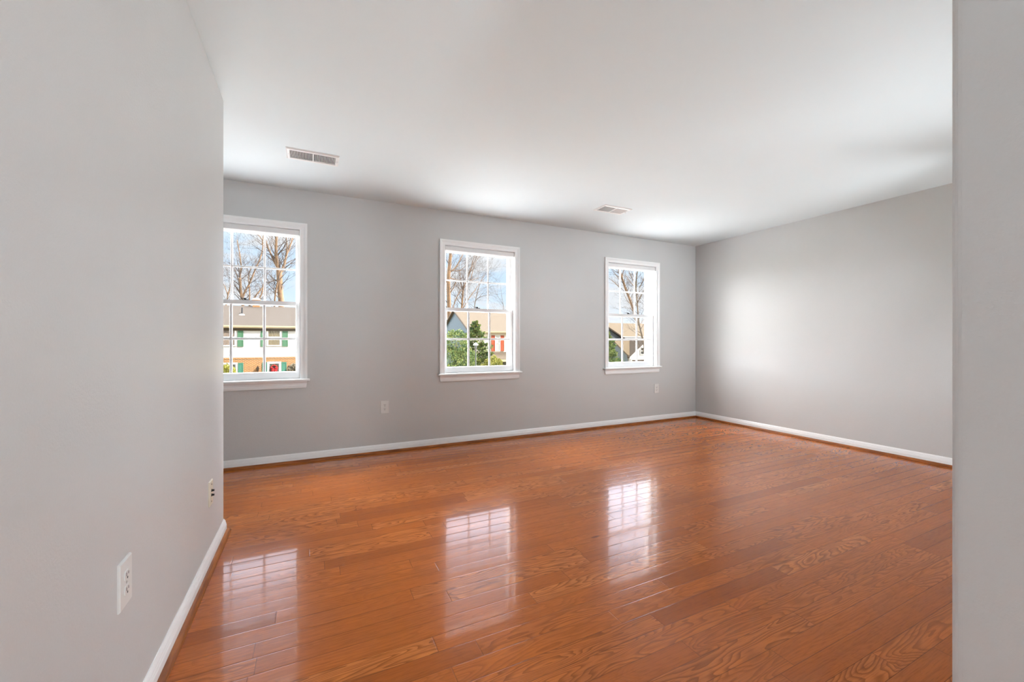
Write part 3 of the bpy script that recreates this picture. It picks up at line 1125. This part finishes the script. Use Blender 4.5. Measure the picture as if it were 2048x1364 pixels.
# white gabled house in front of it
t4, zo = gable_x('white_gable_house', (30, 30.0, G), 'low white house with a front gable under a brown roof',
                 26.65, 37.0, 30.0, 3.8, -0.20, 1.12, 'siding_white', 'roof_tan', over=0.2, endover=0.12)
bm = new_bm()
loft(bm, [[(26.62, y, G), (26.649, y, G), (26.649, y2, z2), (26.62, y2, z2)] for y, y2, z2 in ((30.0, 30.0, -0.2), (31.9, 31.9, 1.0), (33.8, 33.8, -0.2))])
obj('end_wall', bm, 'siding_grey', t4, label='end wall coloured grey for its shade')  # shade of the side wall put into its grey colour
bm = new_bm()
loft(bm, [[(26.75, y, G), (30.65, y, G), (30.65, y, -0.25), (28.7, y, 1.12), (26.75, y, -0.25)] for y in (29.7, 31.9)])
obj('front_gable', bm, 'siding_white', t4, label='white front gable')
bm = new_bm()
slab(bm, (26.45, 29.5, -0.40), (28.7, 29.5, 1.24), (28.7, 32.0, 1.24), (26.45, 29.9, -0.40), 0.10)
slab(bm, (30.95, 29.5, -0.40), (30.95, 29.9, -0.40), (28.7, 32.0, 1.24), (28.7, 29.5, 1.24), 0.10)
obj('gable_roof', bm, 'roof_brown', t4)
bm = new_bm()
slab(bm, (26.42, 29.46, -0.42), (28.7, 29.46, 1.24), (28.7, 29.5, 1.24), (26.42, 29.5, -0.42), 0.17)
slab(bm, (30.98, 29.46, -0.42), (30.98, 29.5, -0.42), (28.7, 29.5, 1.24), (28.7, 29.46, 1.24), 0.17)
obj('rake_board', bm, 'ext_trim', t4)
ext_window(t4, 27.85, 28.35, -0.2, 0.52, 29.7, 'window_dark', fr=0.07)
bm = new_bm()
slab(bm, (26.9, 29.2, -0.80), (30.5, 29.2, -0.80), (30.5, 29.7, -0.68), (26.9, 29.7, -0.68), 0.06)
obj('entry_roof', bm, 'roof_brown', t4)

# ------------------------------------------------------------------ street lamp
lx, ly = at(951.5, 700, 20.5).x, 20.5
sl = thing('street_lamp', (lx, ly, G), 'street lamp with a white top on a grey pole, in front of the evergreens', 'street lamp')
zt_ = at(951.5, 690, 20.5).z
bm = new_bm(); tube(bm, [(lx, ly, G), (lx, ly, zt_ - 0.20)], [0.05, 0.03], 10)
obj('pole', bm, 'pole_grey', sl)
bm = new_bm(); lathe(bm, [(0.03, -0.22), (0.055, -0.20), (0.075, -0.01), (0.07, 0.0)], 12, (lx, ly, zt_))
obj('lantern_glass', bm, 'pole_grey', sl)
bm = new_bm(); lathe(bm, [(0.125, -0.02), (0.13, 0.01), (0.11, 0.06), (0.05, 0.09), (0.015, 0.13)], 14, (lx, ly, zt_))
obj('cap', bm, 'lamp_milk', sl, smooth=True)

# ------------------------------------------------------------------ evergreens and shrubs


def leaf_cloud(bm, rng, fn, n, size):
    """n small bent leaf sprays inside the volume given by fn(rng) -> (point, outward)"""
    for _ in range(n):
        p, out = fn(rng)
        d = (out + Vector((rng.uniform(-1, 1), rng.uniform(-1, 1), rng.uniform(-0.5, 0.9))) * 0.8).normalized()
        s = d.cross(Vector((rng.uniform(-1, 1), rng.uniform(-1, 1), rng.uniform(-1, 1))))
        if s.length < 1e-3:
            continue
        s.normalize()
        L = size * rng.uniform(0.7, 1.4)
        w = L * rng.uniform(0.25, 0.42)
        up = d.cross(s) * L * 0.12
        a = bm.verts.new(p)
        b = bm.verts.new(p + d * L * 0.5 + s * w + up)
        c = bm.verts.new(p + d * L)
        e = bm.verts.new(p + d * L * 0.5 - s * w + up)
        m = bm.verts.new(p + d * L * 0.55 - up)
        for f in ((a, b, m), (b, c, m), (c, e, m), (e, a, m)):
            bm.faces.new(f)


def conifer(name, x, y, h, r, label, seed, leaf='leaf_evergreen', n=7000, size=0.16):
    rng = random.Random(seed)
    t = thing(name, (x, y, G), label, 'evergreen tree')
    bm = new_bm(); tube(bm, [(x, y, G), (x + 0.03, y, G + h * 0.5), (x, y, G + h * 0.97)], [0.12, 0.08, 0.015], 8)
    obj('trunk', bm, 'bark_grey', t)
    tips = []
    for i in range(95):
        f = (i + 0.5) / 95
        z = G + h * (0.06 + 0.92 * f)
        a = i * 2.39996 + rng.uniform(-.3, .3)
        rad = r * (1 - f) ** 0.85 * rng.uniform(0.62, 1.18) + 0.05
        d = Vector((math.cos(a), math.sin(a), rng.uniform(0.05, 0.45)))
        tips.append((Vector((x, y, z)), d, rad))

    def fn(g):
        b, d, rad = g.choice(tips)
        q = g.random() ** 0.55
        p = b + d * rad * q + Vector((g.gauss(0, 1), g.gauss(0, 1), g.gauss(0, 1))) * (0.035 + 0.075 * rad * (1.15 - q))
        return p, d
    bm = new_bm(); leaf_cloud(bm, rng, fn, n, size)
    obj('foliage', bm, leaf, t)


def shrub(name, blobs, label, seed, leaf, n=6000, size=0.15, cat='shrub'):
    """blobs: (x, y, z, rx, ry, rz)"""
    rng = random.Random(seed)
    x, y = blobs[0][0], blobs[0][1]
    t = thing(name, (x, y, G), label, cat)
    bm = new_bm()
    for bx, by, bz, *_ in blobs:
        tube(bm, [(x + (bx - x) * 0.3, y, G), (x + (bx - x) * 0.6, (y + by) / 2, (G + bz) / 2), (bx, by, bz)], [0.07, 0.05, 0.02], 6)
    obj('stems', bm, 'bark_grey', t)
    vol = [b[3] * b[5] for b in blobs]

    def fn(g):
        b = g.choices(blobs, vol)[0]
        d = Vector((g.gauss(0, 1), g.gauss(0, 1), g.gauss(0, 1))).normalized()
        q = g.uniform(0.72, 1.03) * (0.9 + 0.13 * math.sin(d.x * 7 + seed) * math.cos(d.z * 6))
        return Vector((b[0] + d.x * b[3] * q, b[1] + d.y * b[4] * q, b[2] + d.z * b[5] * q)), d
    bm = new_bm(); leaf_cloud(bm, rng, fn, n, size)
    obj('foliage', bm, leaf, t)


c1 = at(951, 641, 27.6)
conifer('evergreen_tree', c1.x, 27.6, c1.z - G, 2.25, 'pointed evergreen tree behind the street lamp', 3, n=19000, size=0.105)
b1 = at(915, 668, 22.3)
shrub('holly_shrub', [(b1.x - 0.1, 22.3, b1.z - 0.45, 0.72, 0.7, 0.72), (b1.x - 0.5, 22.2, b1.z - 1.5, 0.8, 0.7, 0.85), (b1.x + 0.4, 22.2, b1.z - 1.6, 0.75, 0.7, 0.9),
                      (b1.x, 22.2, b1.z - 2.7, 1.15, 0.8, 1.1)],
      'round mottled evergreen shrub left of the pointed evergreen tree', 5, 'leaf_holly', 17000, 0.085)
b2 = at(990, 722, 24.6)
shrub('holly_shrub', [(b2.x - 0.1, 24.6, b2.z - 0.55, 0.75, 0.7, 0.9), (b2.x - 0.85, 24.5, b2.z - 0.9, 0.8, 0.7, 0.7), (b2.x + 0.3, 24.6, b2.z - 1.4, 0.9, 0.7, 1.0)],
      'yellow-green evergreen shrub in front of the red shuttered house', 8, 'leaf_yellow', 11000, 0.085)
c2 = at(1214, 663, 24.0)
conifer('evergreen_tree', c2.x, 24.0, c2.z - G, 1.75, 'evergreen tree in front of the grey gabled wing', 11, leaf='leaf_holly', n=14000, size=0.105)
b3 = at(453, 738, 31.0)
shrub('leafy_shrub', [(b3.x, 31.0, b3.z - 0.55, 0.62, 0.6, 0.80), (b3.x - 0.9, 31.0, b3.z - 0.7, 0.8, 0.7, 0.9), (b3.x + 0.75, 31.0, b3.z - 1.05, 0.55, 0.5, 0.6)],
      'yellow-green shrub in front of the brick ground floor', 14, 'leaf_yellow', 7000, 0.11)
b4 = at(590, 740, 32.0)
shrub('bare_shrub', [(b4.x, 32.0, b4.z - 0.4, 0.42, 0.4, 0.85)], 'dark brown shrub right of the front door', 17, 'leaf_dark', 2500, 0.12)

# ------------------------------------------------------------------ bare trees


def grow(bm, rng, p, d, length, rad, depth, spread, up):
    n = 3 if depth > 1 else 2
    pts, rs = [p], [rad]
    q = Vector(p)
    dd = Vector(d)
    for i in range(n):
        dd = (dd + Vector((rng.uniform(-1, 1), rng.uniform(-1, 1), rng.uniform(-0.6, 1.0) * up + 0.12)) * 0.22).normalized()
        q = q + dd * (length / n)
        pts.append(Vector(q))
        rs.append(rad * (1 - 0.62 * (i + 1) / n))
    tube(bm, pts, rs, 5 if rad > 0.03 else 3, False)
    if depth <= 0:
        return
    k = rng.choice((2, 3, 3)) if depth > 1 else rng.choice((2, 3))
    for i in range(k):
        j = rng.randint(max(1, n - 1), n) if i < 2 else rng.randint(1, n)
        dv = (pts[j] - pts[j - 1]).normalized()
        sd = Vector((rng.gauss(0, 1), rng.gauss(0, 1), rng.gauss(0, 0.7)))
        sd = (sd - dv * sd.dot(dv)).normalized()
        nd = (dv + sd * rng.uniform(0.35, 0.9) * spread).normalized()
        grow(bm, rng, pts[j], nd, length * rng.uniform(0.55, 0.8), max(0.006, rs[j] * rng.uniform(0.55, 0.85)), depth - 1, spread, up)


def bare_tree(label, Y, limbs, seed, bark_m='bark_tan', depth=3, twig=1.6, every=1.0, grp='bare winter trees behind the houses'):
    """limbs: list of (pixel polyline, start radius, end radius); the first one is the trunk"""
    rng = random.Random(seed)
    b0 = at(limbs[0][0][0][0], limbs[0][0][0][1], Y)
    t = thing('bare_tree', (b0.x, Y, G), label, 'bare tree', grp)
    tk, br = new_bm(), new_bm()
    tw = new_bm()
    for i, (pl, r0, r1) in enumerate(limbs):
        pts = []
        off = 0.0 if i == 0 else rng.uniform(-0.5, 0.5)
        for j, (a, b) in enumerate(pl):
            pts.append(at(a, b, Y + off * (j / max(1, len(pl) - 1)) * 3.0))
        if i == 0:
            pts = [Vector((b0.x, Y, G))] + pts
        # smooth the polyline
        fine = []
        for j in range(len(pts) - 1):
            p0, p1, p2, p3 = pts[max(j - 1, 0)], pts[j], pts[j + 1], pts[min(j + 2, len(pts) - 1)]
            for q in range(4):
                u = q / 4
                fine.append(0.5 * ((2 * p1) + (p2 - p0) * u + (2 * p0 - 5 * p1 + 4 * p2 - p3) * u * u + (3 * p1 - p0 - 3 * p2 + p3) * u ** 3))
        fine.append(pts[-1])
        m = len(fine)
        rs = [r0 + (r1 - r0) * j / (m - 1) for j in range(m)]
        tube(tk if i == 0 else br, fine, rs, 8 if i == 0 else 6)
        lo = 5 if i == 0 else 1
        for j in range(lo, m):
            dv = fine[j] - fine[j - 1]
            if dv.length < 1e-6:
                continue
            for _ in range(1 if rng.random() < every else 0):
                dn = dv.normalized()
                sd = Vector((rng.gauss(0, 1), rng.gauss(0, 0.6), rng.gauss(0, 0.5)))
                sd = (sd - dn * sd.dot(dn)).normalized()
                grow(tw, rng, fine[j], (dn + sd * rng.uniform(0.5, 1.2)).normalized(), twig * rng.uniform(0.6, 1.4), max(0.012, min(0.05, rs[j] * 0.4)), depth, 1.0, 0.7)
        grow(tw, rng, fine[-1], (fine[-1] - fine[-2]).normalized(), twig * 1.3, max(0.015, r1 * 0.8), depth, 1.0, 0.7)
    obj('trunk', tk, bark_m, t, smooth=True)
    if len(br.verts):
        obj('limbs', br, bark_m, t, smooth=True)
    else:
        br.free()
    obj('twigs', tw, 'twig_brown', t)


bare_tree('thick forked bare tree above the ridge of the brick and siding house', 47.0,
          [([(563, 620), (561, 590), (559, 560), (558, 540)], 0.28, 0.24),
           ([(558, 541), (546, 517), (535, 492), (529, 470)], 0.13, 0.04),
           ([(557, 545), (553, 520), (552, 495), (554, 465), (556, 440)], 0.17, 0.06),
           ([(560, 548), (568, 530), (573, 510), (581, 490), (588, 468)], 0.15, 0.05),
           ([(572, 512), (574, 490), (571, 470)], 0.07, 0.03),
           ([(548, 640), (549, 606), (552, 580), (556, 560)], 0.08, 0.06),
           ([(560, 560), (545, 562), (533, 570)], 0.05, 0.02)], 21)
bare_tree('bare tree with many spreading stems beside the chimney of the brick and siding house', 53.0,
          [([(486, 622), (484, 598), (481, 578), (480, 556)], 0.15, 0.12),
           ([(480, 556), (482, 530), (478, 500), (474, 480)], 0.08, 0.03),
           ([(481, 570), (474, 552), (470, 538)], 0.06, 0.02),
           ([(484, 598), (490, 583), (499, 567), (510, 540), (521, 515), (526, 488), (519, 472), (505, 464)], 0.11, 0.03),
           ([(499, 640), (499, 610), (499, 580), (497, 550), (505, 532)], 0.09, 0.03),
           ([(499, 612), (514, 588), (527, 574), (532, 560)], 0.10, 0.05),
           ([(510, 640), (516, 606), (524, 585), (527, 568)], 0.09, 0.05),
           ([(524, 490), (527, 470), (530, 455)], 0.05, 0.02)], 22, twig=1.3)
bare_tree('small bare tree at the roof end beside the left wall end', 59.0,
          [([(452, 625), (455, 595), (460, 575)], 0.10, 0.06),
           ([(456, 590), (448, 570), (440, 560)], 0.05, 0.02)], 23, twig=1.4)
bare_tree('tall thick tan trunk standing just inside the middle window view', 44.0,
          [([(899, 660), (898, 610), (897, 560), (900, 520), (904, 480), (906, 440)], 0.27, 0.14),
           ([(899, 545), (912, 534), (924, 512), (936, 490)], 0.09, 0.03),
           ([(899, 541), (920, 541), (934, 528)], 0.06, 0.02),
           ([(898, 590), (907, 575), (914, 560)], 0.07, 0.03),
           ([(899, 556), (915, 560), (935, 562), (955, 556)], 0.06, 0.015),
           ([(902, 500), (912, 485), (918, 470)], 0.07, 0.03)], 24, depth=3, twig=1.5)
bare_tree('forked bare tree right of the thick tan trunk', 50.0,
          [([(922, 650), (924, 610), (926, 580)], 0.16, 0.12),
           ([(926, 582), (921, 562), (920, 545)], 0.09, 0.04),
           ([(926, 582), (932, 562), (940, 540), (948, 515), (955, 490)], 0.08, 0.03),
           ([(925, 618), (939, 595), (950, 580), (962, 562), (968, 552)], 0.06, 0.02),
           ([(901, 650), (905, 620), (912, 598), (922, 580)], 0.07, 0.05),
           ([(934, 560), (946, 530), (958, 500), (962, 480)], 0.06, 0.03),
           ([(941, 560), (951, 525), (968, 500)], 0.05, 0.02),
           ([(924, 614), (929, 604), (934, 590), (936, 575)], 0.05, 0.02)], 25, depth=3, twig=1.5)
bare_tree('slender bare tree above the ridge of the beige roof', 56.0,
          [([(948, 650), (949, 615), (953, 592), (958, 572)], 0.09, 0.05),
           ([(951, 600), (962, 593), (975, 591)], 0.045, 0.015)], 26, bark_m='bark_grey', depth=2, twig=1.5)
bare_tree('thin distant bare tree at the edge of the middle window', 62.0,
          [([(1008, 650), (1007, 615), (1003, 590)], 0.06, 0.03),
           ([(1007, 610), (998, 596), (992, 588)], 0.03, 0.015)], 27, bark_m='bark_grey', depth=2, twig=2.0, every=0.7)
bare_tree('leaning bare tree behind the long tan roof', 46.0,
          [([(1276, 660), (1268, 625), (1260, 600), (1252, 580), (1246, 562), (1240, 545)], 0.19, 0.14),
           ([(1240, 546), (1237, 528), (1238, 505)], 0.16, 0.09),
           ([(1245, 562), (1246, 545), (1255, 522), (1262, 505)], 0.09, 0.03),
           ([(1242, 578), (1230, 566), (1219, 557)], 0.06, 0.025),
           ([(1241, 562), (1232, 550), (1224, 540)], 0.05, 0.02),
           ([(1268, 573), (1258, 560), (1250, 549)], 0.06, 0.03),
           ([(1266, 560), (1259, 545), (1254, 533)], 0.05, 0.02),
           ([(1263, 610), (1254, 600), (1247, 585)], 0.04, 0.02)], 28, twig=1.5, depth=2)
bare_tree('dark stemmed bare tree in front of the long tan roof', 25.0,
          [([(1293, 725), (1288, 690), (1281, 660), (1277, 640), (1274, 600), (1271, 570)], 0.09, 0.05),
           ([(1275, 605), (1283, 590), (1290, 577)], 0.05, 0.02),
           ([(1272, 575), (1273, 555), (1276, 535), (1275, 515)], 0.06, 0.03),
           ([(1279, 575), (1287, 560), (1295, 540)], 0.045, 0.02),
           ([(1279, 650), (1287, 640), (1293, 625)], 0.03, 0.012)], 29, bark_m='bark_grey', twig=0.9, depth=3)
